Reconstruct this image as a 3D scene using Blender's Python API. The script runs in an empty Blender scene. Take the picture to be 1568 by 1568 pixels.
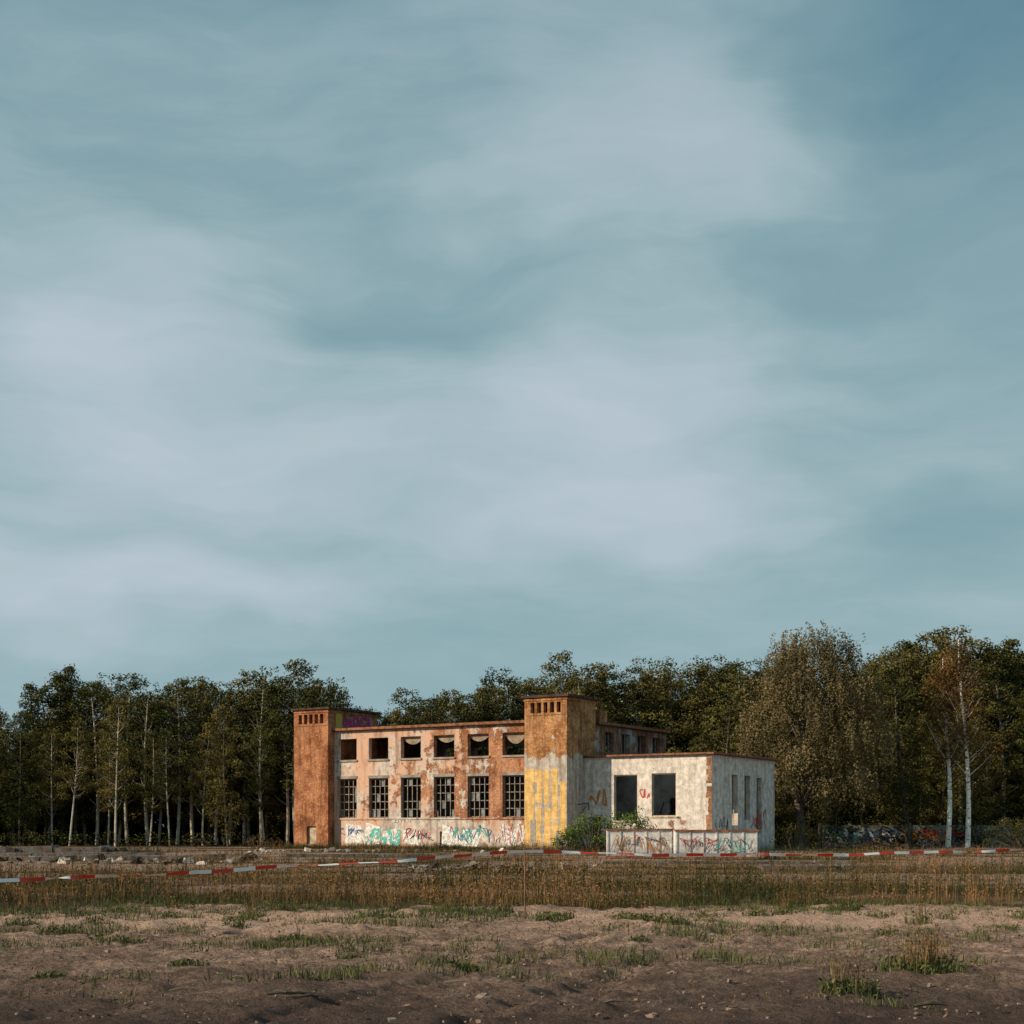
import bpy, math, random
import numpy as np
from mathutils import Vector, noise as mnoise
R=np.random.default_rng(7); random.seed(7)
scene=bpy.context.scene
scene.view_settings.view_transform='Standard'
scene.view_settings.look='None'
scene.view_settings.exposure=0

# ---------------------------------------------------------------- helpers
class NT:
    def __init__(s,tree): s.t=tree; s.n=tree.nodes; s.l=tree.links
    def new(s,typ,**kw):
        n=s.n.new(typ)
        for k,v in kw.items(): setattr(n,k,v)
        return n
    def put(s,sock,val):
        if val is None: return
        if isinstance(val,bpy.types.NodeSocket): s.l.new(val,sock)
        else:
            if isinstance(val,(tuple,list)) and len(val)==3 and sock.type=='RGBA': val=(*val,1)
            sock.default_value=val
    def m(s,op,a,b=None,c=None,clamp=False):
        n=s.new('ShaderNodeMath',operation=op,use_clamp=clamp)
        s.put(n.inputs[0],a); s.put(n.inputs[1],b); s.put(n.inputs[2],c)
        return n.outputs[0]
    def mix(s,f,a,b,mode='MIX'):
        n=s.new('ShaderNodeMix',data_type='RGBA',blend_type=mode)
        s.put(n.inputs[0],f); s.put(n.inputs[6],a); s.put(n.inputs[7],b)
        return n.outputs[2]
    def noise(s,vec,scale,detail=4,rough=.55,dist=0):
        n=s.new('ShaderNodeTexNoise')
        if vec is not None: s.l.new(vec,n.inputs['Vector'])
        n.inputs['Scale'].default_value=scale; n.inputs['Detail'].default_value=detail
        n.inputs['Roughness'].default_value=rough; n.inputs['Distortion'].default_value=dist
        return n.outputs[0]
    def rng(s,v,a,b,c=0,d=1,smooth=True):
        n=s.new('ShaderNodeMapRange'); n.interpolation_type='SMOOTHSTEP' if smooth else 'LINEAR'
        s.put(n.inputs[0],v); n.inputs[1].default_value=a;n.inputs[2].default_value=b
        n.inputs[3].default_value=c;n.inputs[4].default_value=d
        return n.outputs[0]
    def mapv(s,vec,sc=(1,1,1),loc=(0,0,0),rot=0):
        n=s.new('ShaderNodeMapping'); s.l.new(vec,n.inputs[0]); n.inputs['Scale'].default_value=sc; n.inputs['Location'].default_value=loc
        n.inputs['Rotation'].default_value=(0,0,rot)
        return n.outputs[0]
def newmat(name,rough=.95,spec=.15):
    m=bpy.data.materials.new(name); m.use_nodes=True
    t=NT(m.node_tree); p=m.node_tree.nodes['Principled BSDF']
    p.inputs['Roughness'].default_value=rough
    p.inputs['Specular IOR Level'].default_value=spec
    return m,t,p
def bump(t,p,h,strength=.5,dist=.02):
    b=t.new('ShaderNodeBump'); b.inputs['Strength'].default_value=strength; b.inputs['Distance'].default_value=dist
    t.l.new(h,b.inputs['Height']); t.l.new(b.outputs[0],p.inputs['Normal'])
def simple(name,c,var=.35,scale=3,rough=.9,spec=.15):
    m,t,p=newmat(name,rough,spec)
    tc=t.new('ShaderNodeTexCoord').outputs['Object']
    n=t.noise(tc,scale,5,.6)
    f=t.rng(n,.3,.7)
    t.put(p.inputs['Base Color'],t.mix(f,tuple(x*(1-var) for x in c),tuple(min(1,x*(1+var*.6)) for x in c)))
    return m

class MB:
    def __init__(s): s.V=[];s.M=[];s.T=[]
    def quads(s,Q,mat=0,tone=.5):
        Q=np.asarray(Q,float).reshape(-1,4,3); n=len(Q)
        s.V.append(Q); s.M.append(np.full(n,mat) if np.isscalar(mat) else np.asarray(mat)); s.T.append(np.full(n,tone) if np.isscalar(tone) else np.asarray(tone))
    def box(s,c,d,mat=0,tone=.5,rot=0.,jit=0,tilt=0):
        x,y,z=[v/2 for v in d]
        P=np.array([(-x,-y,-z),(x,-y,-z),(x,y,-z),(-x,y,-z),(-x,-y,z),(x,-y,z),(x,y,z),(-x,y,z)],float)
        if jit: P=P*(1+R.uniform(-jit,jit,(8,3)))
        if tilt:
            ct,st=math.cos(tilt),math.sin(tilt); P=np.stack([P[:,0]*ct+P[:,2]*st,P[:,1],-P[:,0]*st+P[:,2]*ct],1)
        cr,sr=math.cos(rot),math.sin(rot)
        P=np.stack([P[:,0]*cr-P[:,1]*sr,P[:,0]*sr+P[:,1]*cr,P[:,2]],1)+np.array(c)
        F=[(0,3,2,1),(4,5,6,7),(0,1,5,4),(1,2,6,5),(2,3,7,6),(3,0,4,7)]
        s.quads(P[np.array(F)],mat,tone)
    def b2(s,lo,hi,mat=0):
        lo=np.array(lo,float);hi=np.array(hi,float); s.box((lo+hi)/2,hi-lo,mat)
    def tube(s,pts,rad,seg=6,mat=0,tone=.5):
        pts=np.asarray(pts,float); rings=[]
        for i,p in enumerate(pts):
            d=pts[min(i+1,len(pts)-1)]-pts[max(i-1,0)]; d/=np.linalg.norm(d)+1e-9
            a=np.cross(d,(0,1,0.1) if abs(d[1])<.9 else (1,0,0)); a/=np.linalg.norm(a); b=np.cross(d,a)
            ang=np.linspace(0,2*np.pi,seg,endpoint=False)
            rings.append(p+rad[i]*(np.cos(ang)[:,None]*a+np.sin(ang)[:,None]*b))
        Q=[]
        for i in range(len(rings)-1):
            for j in range(seg):
                k=(j+1)%seg; Q.append([rings[i][j],rings[i][k],rings[i+1][k],rings[i+1][j]])
        s.quads(Q,mat,tone)
    def plate(s,o,A,B,T,la,lb,th,holes=(),mat=0,face_mat=None):
        """rectangular plate la x lb, thickness th along T, with real holes (a0,a1,b0,b1)"""
        o,A,B,T=[np.array(v,float) for v in (o,A,B,T)]
        us=sorted({0.,la,*[min(max(h[0],0),la) for h in holes],*[min(max(h[1],0),la) for h in holes]})
        vs=sorted({0.,lb,*[min(max(h[2],0),lb) for h in holes],*[min(max(h[3],0),lb) for h in holes]})
        nu,nv=len(us)-1,len(vs)-1
        solid=np.ones((nu+2,nv+2),bool); solid[0]=solid[-1]=False; solid[:,0]=solid[:,-1]=False
        for i in range(nu):
            for j in range(nv):
                a=(us[i]+us[i+1])/2;b=(vs[j]+vs[j+1])/2
                if any(h[0]<a<h[1] and h[2]<b<h[3] for h in holes): solid[i+1,j+1]=False
        P=lambda a,b,t:o+A*a+B*b+T*t
        Q=[]
        for i in range(nu):
            for j in range(nv):
                if not solid[i+1,j+1]: continue
                a0,a1,b0,b1=us[i],us[i+1],vs[j],vs[j+1]
                Q.append([P(a0,b0,0),P(a1,b0,0),P(a1,b1,0),P(a0,b1,0)])
                Q.append([P(a0,b0,th),P(a0,b1,th),P(a1,b1,th),P(a1,b0,th)])
                if not solid[i,j+1]: Q.append([P(a0,b0,0),P(a0,b1,0),P(a0,b1,th),P(a0,b0,th)])
                if not solid[i+2,j+1]: Q.append([P(a1,b0,0),P(a1,b0,th),P(a1,b1,th),P(a1,b1,0)])
                if not solid[i+1,j]: Q.append([P(a0,b0,0),P(a0,b0,th),P(a1,b0,th),P(a1,b0,0)])
                if not solid[i+1,j+2]: Q.append([P(a0,b1,0),P(a1,b1,0),P(a1,b1,th),P(a0,b1,th)])
        s.quads(Q,mat)
    def mesh(s,name,mats):
        V=np.concatenate(s.V); n=len(V)
        me=bpy.data.meshes.new(name); me.vertices.add(n*4); me.loops.add(n*4); me.polygons.add(n)
        me.vertices.foreach_set('co',V.reshape(-1).astype(np.float32))
        me.loops.foreach_set('vertex_index',np.arange(n*4,dtype=np.int32))
        me.polygons.foreach_set('loop_start',np.arange(0,n*4,4,dtype=np.int32))
        me.polygons.foreach_set('material_index',np.concatenate(s.M).astype(np.int32))
        me.update(calc_edges=True)
        at=me.attributes.new('tone','FLOAT','FACE'); at.data.foreach_set('value',np.concatenate(s.T).astype(np.float32))
        for m in mats: me.materials.append(m)
        return me
    def obj(s,name,mats,parent=None):
        o=bpy.data.objects.new(name,s.mesh(name,mats)); scene.collection.objects.link(o)
        if parent: o.parent=parent
        return o
def empty(name,loc=(0,0,0),rz=0):
    e=bpy.data.objects.new(name,None); scene.collection.objects.link(e); e.location=loc; e.rotation_euler=(0,0,rz); e.empty_display_size=.5
    return e

# ---------------------------------------------------------------- sun, sky
EL=math.radians(25); sd=Vector((-.95*math.cos(EL),-.31*math.cos(EL),math.sin(EL))).normalized()
sl=bpy.data.lights.new('sun','SUN'); sl.energy=5; sl.angle=math.radians(.6); sl.color=(1,.80,.58)
so=bpy.data.objects.new('sun',sl); scene.collection.objects.link(so); so.rotation_euler=sd.to_track_quat('Z','Y').to_euler(); so.location=(-60,0,40)

w=bpy.data.worlds.new('World'); scene.world=w; w.use_nodes=True
w.cycles.sampling_method='MANUAL'; w.cycles.sample_map_resolution=256
t=NT(w.node_tree); bg=w.node_tree.nodes['Background']; bg.inputs[1].default_value=.1
sky=t.new('ShaderNodeTexSky',sky_type='NISHITA'); sky.sun_disc=False; sky.sun_elevation=EL; sky.sun_rotation=math.atan2(sd.x,sd.y)%(2*math.pi); sky.dust_density=1.5
tc=t.new('ShaderNodeTexCoord').outputs['Generated']
sx=t.new('ShaderNodeSeparateXYZ'); t.l.new(tc,sx.inputs[0])
az=t.m('ARCTAN2',sx.outputs[0],sx.outputs[1]); el=t.m('ARCSINE',sx.outputs[2])
cv=t.new('ShaderNodeCombineXYZ'); t.l.new(az,cv.inputs[0]); t.l.new(el,cv.inputs[1])
wnn=t.new('ShaderNodeTexNoise'); t.l.new(t.mapv(cv.outputs[0],(5.5,9,1)),wnn.inputs['Vector']); wnn.inputs['Scale'].default_value=1; wnn.inputs['Detail'].default_value=3
ws=t.new('ShaderNodeSeparateXYZ'); t.l.new(wnn.outputs['Color'],ws.inputs[0])
azw=t.m('MULTIPLY_ADD',t.m('SUBTRACT',ws.outputs[0],.5),.3,az); elw=t.m('MULTIPLY_ADD',t.m('SUBTRACT',ws.outputs[1],.5),.15,el)
blobs=[(-.27,.325,.12,.045,.55),(-.22,.24,.17,.05,.5),(.04,.285,.10,.04,.5),(.08,.215,.13,.035,.5),(.11,.45,.14,.09,.5),
 (-.26,.15,.2,.03,.5),(-.08,.355,.07,.02,-.28),(.33,.5,.15,.10,-.75),(.2,.365,.09,.02,-.35),(.28,.2,.12,.03,-.3)]
tot=None
for a,e,s1,s2,amp in blobs:
    dx=t.m('MULTIPLY',t.m('SUBTRACT',azw,a),1/s1); dy=t.m('MULTIPLY',t.m('SUBTRACT',elw,e),1/s2)
    g=t.m('POWER',2.718,t.m('MULTIPLY',t.m('MULTIPLY_ADD',dx,dx,t.m('MULTIPLY',dy,dy)),-1.))
    tot=t.m('MULTIPLY',g,amp) if tot is None else t.m('MULTIPLY_ADD',g,amp,tot)
wv=t.new('ShaderNodeCombineXYZ'); t.l.new(t.m('MULTIPLY_ADD',t.m('SUBTRACT',ws.outputs[0],.5),.14,az),wv.inputs[0]); t.l.new(t.m('MULTIPLY_ADD',t.m('SUBTRACT',ws.outputs[1],.5),.08,el),wv.inputs[1])
n1=t.noise(t.mapv(wv.outputs[0],(3.5,10,1),(1.3,.2,0),.12),1,4,.5,.3)
n2=t.noise(t.mapv(wv.outputs[0],(7,34,1),(4,2,0),-.18),1,6,.62,.2)
cl=t.m('ADD',t.m('ADD',tot,.42),t.m('ADD',t.m('MULTIPLY',t.m('SUBTRACT',n1,.5),.6),t.m('MULTIPLY',t.m('SUBTRACT',n2,.5),.55)))
cl=t.rng(cl,-.3,1.3,smooth=False)
k=10.
clear=t.mix(t.rng(el,.08,.55,smooth=False),(.20*k,.355*k,.40*k),(.10*k,.225*k,.295*k))
clear=t.mix(.1,clear,sky.outputs[0])
col=t.mix(t.rng(cl,0,.6,0,.8,False),clear,(.335*k,.475*k,.505*k))
col=t.mix(t.rng(cl,.35,.95),col,(.49*k,.57*k,.64*k))
col=t.mix(t.rng(el,.34,.62,0,.5),col,(.15*k,.285*k,.345*k))
t.l.new(col,bg.inputs[0])

# ---------------------------------------------------------------- materials
def wall_mat(name,bA,bB,pl,bias=0.,ax=0.,az_=0.,low=None,scale=.55,stain=.5,pl2=None):
    m,t,p=newmat(name)
    tc=t.new('ShaderNodeTexCoord').outputs['Object']
    s=t.new('ShaderNodeSeparateXYZ'); t.l.new(tc,s.inputs[0]); X,Y,Z=s.outputs
    c=t.new('ShaderNodeCombineXYZ'); t.l.new(t.m('ADD',X,Y),c.inputs[0]); t.l.new(Z,c.inputs[1])
    br=t.new('ShaderNodeTexBrick'); t.l.new(c.outputs[0],br.inputs[0])
    br.inputs['Scale'].default_value=1;br.inputs['Brick Width'].default_value=.26;br.inputs['Row Height'].default_value=.085;br.inputs['Mortar Size'].default_value=.012
    br.inputs['Color1'].default_value=(*bA,1);br.inputs['Color2'].default_value=(*bB,1);br.inputs['Mortar'].default_value=(.3,.26,.21,1);br.inputs['Bias'].default_value=-.1
    big=t.noise(tc,.8,6,.65); sm=t.noise(tc,5,6,.75)
    bc=t.mix(t.rng(big,.38,.62),br.outputs[0],t.mix(1,br.outputs[0],(.50,.40,.36),'MULTIPLY'))
    bc=t.mix(t.rng(sm,.5,.68,0,.7),bc,tuple(min(1,x*1.8) for x in bA))
    bc=t.mix(t.rng(t.noise(tc,9,3,.6),.53,.62,0,.65),bc,tuple(x*.3 for x in bA))
    mask=t.m('ADD',t.noise(tc,scale,9,.72,.3),bias)
    if ax: mask=t.m('MULTIPLY_ADD',X,ax,mask)
    if az_: mask=t.m('MULTIPLY_ADD',Z,az_,mask)
    if low: mask=t.m('ADD',mask,t.rng(Z,low[0],low[1],low[2],0))
    mk=t.rng(mask,.5,.54)
    pcol=t.mix(t.rng(t.noise(tc,2.3,7,.7),.38,.66),tuple(x*.62 for x in pl),pl)
    if pl2: pcol=t.mix(t.rng(t.noise(t.mapv(tc,(1,1,1),(9,3,5)),.35,5,.6),.42,.6),pcol,pl2)
    col=t.mix(mk,bc,pcol)
    st=t.noise(t.mapv(tc,(2.8,2.8,.28)),1,6,.65)
    col=t.mix(t.rng(st,.44,.68,0,stain),col,t.mix(1,col,(.30,.26,.24),'MULTIPLY'))
    col=t.mix(t.rng(t.noise(tc,3.4,4,.6),.60,.70,0,stain*.8),col,(.09,.07,.06))
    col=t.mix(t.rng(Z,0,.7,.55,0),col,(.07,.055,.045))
    t.l.new(col,p.inputs['Base Color'])
    bump(t,p,t.m('ADD',t.m('MULTIPLY',sm,.6),t.m('MULTIPLY',mk,.5)),.8,.035)
    return m
ORA=(.56,.22,.08);ORB=(.40,.14,.055)
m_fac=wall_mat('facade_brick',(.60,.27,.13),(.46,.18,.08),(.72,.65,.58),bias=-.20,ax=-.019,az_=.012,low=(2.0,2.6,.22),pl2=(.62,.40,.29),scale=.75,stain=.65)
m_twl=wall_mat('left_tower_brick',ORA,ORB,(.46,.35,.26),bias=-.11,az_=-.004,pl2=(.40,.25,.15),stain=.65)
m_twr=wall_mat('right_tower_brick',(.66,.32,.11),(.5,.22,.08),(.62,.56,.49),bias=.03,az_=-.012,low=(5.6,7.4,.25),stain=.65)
m_ann=wall_mat('annex_plaster',(.4,.2,.12),(.3,.15,.1),(.86,.80,.73),bias=.16,stain=.4,scale=.4)
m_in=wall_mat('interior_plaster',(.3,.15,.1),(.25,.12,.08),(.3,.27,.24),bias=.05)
m_roof=simple('roof_felt',(.075,.05,.04),.4,2)
m_rust=simple('rusty_edge',(.26,.12,.07),.5,4)
m_dark=simple('dark_interior',(.03,.026,.024),.4,2)
m_conc=simple('concrete',(.3,.27,.24),.4,1.5)
m_frame=simple('window_frame_paint',(.30,.28,.25),.5,6)
m_frameO=simple('opening_reveal_paint',(.5,.42,.3),.4,3)
m_steel=simple('steel',(.1,.09,.085),.4,5)
def flat(name,c,v=.2): return simple(name,c,v,6)
m_yel=wall_mat('yellow_paint',(.5,.44,.36),(.44,.38,.3),(.88,.58,.22),bias=.22,scale=1.3,stain=.25)
m_gray=flat('grey_paint',(.36,.33,.29),.35)
G={'white':flat('spray_white',(.74,.73,.70),.5),'teal':flat('spray_teal',(.12,.50,.44)),'purple':flat('spray_purple',(.38,.06,.20)),
 'red':flat('spray_red',(.50,.07,.05)),'blue':flat('spray_blue',(.07,.13,.3)),'black':flat('spray_black',(.05,.045,.05)),'orange':flat('spray_orange',(.5,.2,.06)),'green':flat('spray_green',(.1,.25,.1)),'pink':flat('spray_pink',(.55,.25,.25))}
GK=list(G); GM=[G[k] for k in GK]

def graffiti(mb,o,A,N,w,h,col,letters,wid=.07,off=[0.004]):
    """sprayed lettering as thin ribbons just proud of the wall"""
    o,A,N=[np.array(v,float) for v in (o,A,N)]; Z=np.array((0,0,1.))
    cw=w/letters
    for i in range(letters):
        kpts=R.integers(4,7)
        P=np.stack([R.uniform(-.05,1.05,kpts)*cw*1.1+i*cw,R.uniform(0,1,kpts)*h],1)
        T=np.linspace(0,kpts-1,kpts*5); pts=[]
        for x in T:
            j=min(int(x),kpts-2);f=x-j
            p0=P[max(j-1,0)];p1=P[j];p2=P[j+1];p3=P[min(j+2,kpts-1)]
            pts.append(.5*((2*p1)+(-p0+p2)*f+(2*p0-5*p1+4*p2-p3)*f*f+(-p0+3*p1-3*p2+p3)*f**3))
        pts=np.array(pts); pts[:,1]=np.clip(pts[:,1],0,h)
        for a,b in zip(pts[:-1],pts[1:]):
            d=b-a; L=np.linalg.norm(d)
            if L<1e-4: continue
            d/=L; n=np.array((-d[1],d[0]))*wid/2; a2=a-d*wid*.2; b2=b+d*wid*.2
            off[0]+=.00002
            q=[a2-n,b2-n,b2+n,a2+n]
            mb.quads([[o+A*x[0]+Z*x[1]+N*off[0] for x in q]],GK.index(col))
    if off[0]>.03: off[0]=.004

# ---------------------------------------------------------------- factory building (local metres: x along facade, y back, z up)
B=empty('abandoned_factory_building',(.9,106,0),-math.radians(31.6))
UX,UY,UZ=(1,0,0),(0,1,0),(0,0,1); NX,NY=(-1,0,0),(0,-1,0)
TL0,TL1,TLD=-21.48,-18.03,6.4; TR1,TRD=3.507,4.3; MD=16.2; WH=9.2; TH=10.95
wc=[-16.755+3.063*i for i in range(6)]
mb=MB(); L=-TL1
H=[]
for c in wc:
    H.append((c-.94+L,c+.94+L,6.95,8.6)); H.append((c-.94+L,c+.94+L,2.4,5.45))
H+= [(10.1,10.8,.0,1.35),(7.5,8.15,.5,1.1),(12.6,13.3,.8,1.25)]
mb.plate((TL1,.8,0),UX,UZ,UY,L,WH,.42,H,0)
mb.b2((TL1,.72,2.26),(0,.797,2.38),0)
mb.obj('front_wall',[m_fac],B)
mb=MB()
for c in wc:
    mb.b2((c-1.02,.70,6.80),(c+1.02,.796,6.93)); mb.b2((c-1.02,.76,5.47),(c+1.02,.797,5.68))
mb.obj('sills',[m_conc],B)
mb=MB()
for wi,c in enumerate(wc):
    y=1.0
    for fx in np.linspace(-.9,.9,5):
        z1=5.4
        mb.b2((c+fx-.025,y,2.42),(c+fx+.025,y+.05,z1))
    for z in (2.45,3.05,3.65,4.25,4.85,5.4):
        if R.random()<.18: continue
        mb.b2((c-.93,y+.052,z-.025),(c+.93,y+.09,z+.025))
    for a in range(4):
        for b in range(5):
            if R.random()<.17:
                x0=c-.87+a*.45; z0=2.48+b*.6
                mb.b2((x0,y+.1,z0),(x0+.39,y+.105,z0+.54),1)
mb.obj('window_frames',[m_frame,simple('dirty_glass',(.2,.21,.2),.5,3,.3,.5)],B)
mb=MB()
for wi,c in enumerate(wc):
    if wi in(2,3,4,5):
        d0=R.uniform(.35,.8); sk=R.uniform(-.25,.25)
        pts=[(c+x,1.1,8.5-d0*(1-(x/.95)**2)+sk*x*.4) for x in np.linspace(-.92,.92,9)]
        for a,b in zip(pts[:-1],pts[1:]):
            mb.quads([[a,b,(b[0],1.12,8.62),(a[0],1.12,8.62)]])
mb.obj('hanging_ceiling_boards',[simple('old_board',(.30,.24,.18),.4,2)],B)
mb=MB()
H=[(c-TL0-.94,c-TL0+.94,6.95,8.6) for c in wc]+[(c-TL0-.94,c-TL0+.94,2.4,5.45) for c in wc[::2]]
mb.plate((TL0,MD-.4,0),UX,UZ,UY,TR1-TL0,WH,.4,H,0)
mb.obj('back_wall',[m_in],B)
mb=MB(); mb.plate((TL0,TLD,0),UY,UZ,UX,MD-.4-TLD,WH,.4,[(2,3.6,7,8.6),(5.5,7.1,7,8.6),(2,3.6,2.4,5.4),(5.5,7.1,2.4,5.4)],0); mb.obj('left_wall',[m_twl],B)
mb=MB(); mb.plate((TR1-.4,TRD,0),UY,UZ,UX,MD-.4-TRD,WH,.4,[(1.4+2.65*i,2.9+2.65*i,7.25,8.75) for i in range(4)],0)
mb.obj('right_wall',[wall_mat('wing_brick',(.4,.19,.12),(.3,.14,.09),(.5,.46,.43),bias=-.05,ax=0,stain=.6)],B)
mb=MB()
for i in range(4):
    y0=TRD+1.4+2.65*i
    for yy in (y0+.5,y0+1.0): mb.b2((TR1-.25,yy-.03,7.25),(TR1-.2,yy+.03,8.75))
mb.obj('side_window_bars',[m_frame],B)
mb=MB(); mb.plate((TL1+.02,1.24,6.1),UX,UY,UZ,-TL1-.05,MD-.42-1.24,.22,[(4,9,7,11),(13,16,5,12)],0); mb.obj('upper_floor_slab',[m_conc],B)
mb=MB()
mb.plate((TL0-.25,.5,WH+.003),UX,UY,UZ,TR1-TL0+.5,MD+.25-.5,.2,[(-1,TL1-TL0+.25,-1,TLD-.5),(-TL0+.25,99,-1,TRD-.5),(7.5,15,3,12),(17,20.5,3,12)],0)
mb.obj('flat_roof',[m_roof],B)
mb=MB(); mb.b2((TL1+.01,.44,WH+.05),(-.01,.497,WH+.24)); mb.b2((TR1+.252,TRD,WH+.03),(TR1+.30,MD+.2,WH+.24)); mb.obj('roof_edge_trim',[m_rust],B)
mb=MB()
for x in (-15.2,-12.1,-9.1,-6,-3):
    for yv in (5.5,10.5): mb.b2((x-.2,yv-.2,0),(x+.2,yv+.2,6.09)); mb.b2((x-.2,yv-.2,6.33),(x+.2,yv+.2,9.19))
mb.plate((TL1+.02,8,0),UX,UZ,UY,-TL1-.05,6.09,.2,[(3,5,0,3),(9,11,2.5,5.4),(14,16,0,3)],0)
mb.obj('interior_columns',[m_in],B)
def tower(name,x0,x1,d,mat,slots_side,door=None):
    mb=MB(); W=x1-x0; cx=W/2
    H=[(cx+(i-2)*.54-.17,cx+(i-2)*.54+.17,9.85,10.6) for i in range(5)]
    if door: H.append(door)
    mb.plate((x0,0,0),UX,UZ,UY,W,TH,.35,H)
    mb.plate((x0,.35,0),UY,UZ,UX,d-.7,TH,.35)
    mb.plate((x1-.35,.35,0),UY,UZ,UX,d-.7,TH,.35,slots_side)
    mb.plate((x0,d-.35,0),UX,UZ,UY,W,TH,.35)
    mb.b2((x0-.05,-.05,10.72),(x1+.05,-.003,10.86)); mb.b2((x1+.003,0,10.72),(x1+.05,d,10.86))
    mb.b2((x0+.1,-.04,9.68),(x1-.1,-.003,9.76))
    mb.obj(name,[mat],B)
    mb=MB(); mb.b2((x0-.2,-.2,TH+.002),(x1+.22,d+.2,TH+.17)); mb.obj(name+'_cap',[m_roof],B)
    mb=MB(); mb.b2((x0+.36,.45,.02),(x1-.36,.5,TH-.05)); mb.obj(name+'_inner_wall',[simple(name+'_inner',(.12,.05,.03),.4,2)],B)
tower('left_tower',TL0,TL1,TLD,m_twl,[],(1.3,2.25,.35,1.75))
tower('right_tower',0,TR1,TRD,m_twr,[])
mb=MB(); mb.b2((TL0+1.32,.2,.35),(TL0+2.23,.26,1.74)); mb.obj('tower_door',[m_frameO],B)
mb=MB()
for (x0,x1,z0,z1,mt) in [(.03,.82,.15,5.85,0),(.9,1.45,3.4,5.8,0),(.98,1.42,.2,3.1,0),(1.62,2.2,.1,3.0,0),(1.55,2.05,3.25,5.75,0),(2.25,2.75,2.2,5.85,0),(2.3,2.8,.2,2.0,0),(2.92,3.45,1.0,4.9,0)]:
    mb.b2((x0,-.012,z0),(x1,-.002,z1),mt)
for (x0,x1,z0,z1) in [(.72,1.02,4.1,4.9),(1.46,1.62,2.6,4.4),(2.02,2.27,3.0,3.9),(.5,.95,.3,2.2),(2.75,2.95,3.9,4.7),(2.6,2.95,.4,1.3),(1.3,1.65,1.2,1.8)]:
    mb.b2((x0,-.017,z0),(x1,-.0125,z1),1)
mb.obj('painted_panels',[m_yel,m_gray],B)
mb=MB(); mb.b2((2.5,5.2,WH+.21),(3.4,6.3,10.3)); mb.obj('chimney_stub',[m_twr],B)
mb=MB()
mb.tube([(TR1,1.6,3.3),(TR1+.9,1.6,3.4)],[.04,.04]); mb.tube([(TR1,1.6,2.4),(TR1+.85,1.6,3.35)],[.03,.03]); mb.tube([(TR1+.9,1.6,3.4),(TR1+.9,1.6,2.9)],[.03,.05])
mb.obj('wall_bracket',[m_steel],B)
AY=2.6;AU=13.49;AD=11.6;AH=6.68
mb=MB()
mb.plate((TR1+.003,AY,0),UX,UZ,UY,AU-TR1,AH,.35,[(5.9-TR1,7.77-TR1,2.1,5.4),(8.9-TR1,10.78-TR1,2.43,5.45),(3.9-TR1,4.9-TR1,0,2.4)])
mb.plate((AU-.35+.003,AY+.35,0),UY,UZ,UX,AD-.7,AH,.35,[(3.1,4.2,1.8,5.4),(5.4,6.5,2.2,5.4),(7.7,8.7,1.2,5.3)])
mb.plate((TR1+.003,AY+AD-.35,0),UX,UZ,UY,AU-TR1,AH,.35,[(2,4,2.4,5.4),(6,8.5,.5,5.4)])
mb.obj('annex_walls',[m_ann],B)
mb=MB(); mb.plate((TR1+.01,AY+4.6,0),UX,UZ,UY,AU-TR1-.4,AH-.02,.15,[(4.6,6.1,0,3.8)]); mb.obj('annex_partition',[simple('annex_partition_plaster',(.34,.31,.28),.4,1.2)],B)
mb=MB(); mb.plate((TR1+.01,AY-.25,AH+.003),UX,UY,UZ,AU-TR1+.25,AD+.5,.14,[(1,6,.9,4.2)]); mb.obj('annex_roof',[m_roof],B)
mb=MB(); mb.b2((TR1+.35,AY-.30,AH+.02),(AU+.28,AY-.252,AH+.15)); mb.b2((AU+.262,AY-.25,AH+.02),(AU+.31,AY+AD+.25,AH+.15)); mb.obj('annex_roof_trim',[m_rust],B)
mb=MB()
z=.3
while z<AH-.2:
    wd=.32+R.uniform(-.08,.14)
    if R.random()<.85: mb.b2((AU+.003-wd,AY-.012,z),(AU+.014,AY-.002,z+.19))
    z+=.2
mb.obj('annex_corner_brick',[wall_mat('quoin_brick',(.5,.26,.12),(.42,.2,.1),(.5,.4,.3),bias=-.3)],B)
mb=MB()
for (x0,x1,z0,z1) in [(5.9,7.77,2.1,5.4),(8.9,10.78,2.43,5.45)]:
    y=AY+.1
    mb.b2((x0,y,z0),(x0+.07,y+.08,z1)); mb.b2((x1-.07,y,z0),(x1,y+.08,z1)); mb.b2((x0+.071,y,z1-.07),(x1-.071,y+.08,z1)); mb.b2((x0+.071,y,z0),(x1-.071,y+.08,z0+.07))
    mb.b2((x0-.08,AY-.08,z0-.1),(x1+.08,AY-.003,z0-.01))
for y0,y1,z0,z1 in [(3.45,4.55,1.8,5.4),(5.75,6.85,2.2,5.4),(8.05,9.05,1.2,5.3)]:
    for yy in (y0+.36,y0+.72): mb.b2((AU-.2,AY+yy-.03,z0),(AU-.14,AY+yy+.03,z1))
mb.obj('annex_window_frames',[m_frameO],B)
mb=MB(); F=(0,-1,0)
yb=.8-.001
for i in range(9):
    x0=TL1+1.0+i*1.85+R.uniform(-.2,.2)
    mb.quads([[(x0,yb-.001-.0006*i,.35+R.uniform(-.1,.15)),(x0+R.uniform(1.4,2.1),yb-.001-.0006*i,.35+R.uniform(-.15,.1)),(x0+R.uniform(1.3,2.1),yb-.001-.0006*i,R.uniform(1.3,2.0)),(x0+.1,yb-.001-.0006*i,R.uniform(1.2,2.1))]],GK.index('white')) if i not in(4,7) else None
graffiti(mb,(-14.9,yb-.01,.35),UX,F,3.2,1.1,'teal',5,.26)
graffiti(mb,(-14.9,yb-.02,.4),UX,F,3.2,1.0,'white',5,.06)
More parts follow.
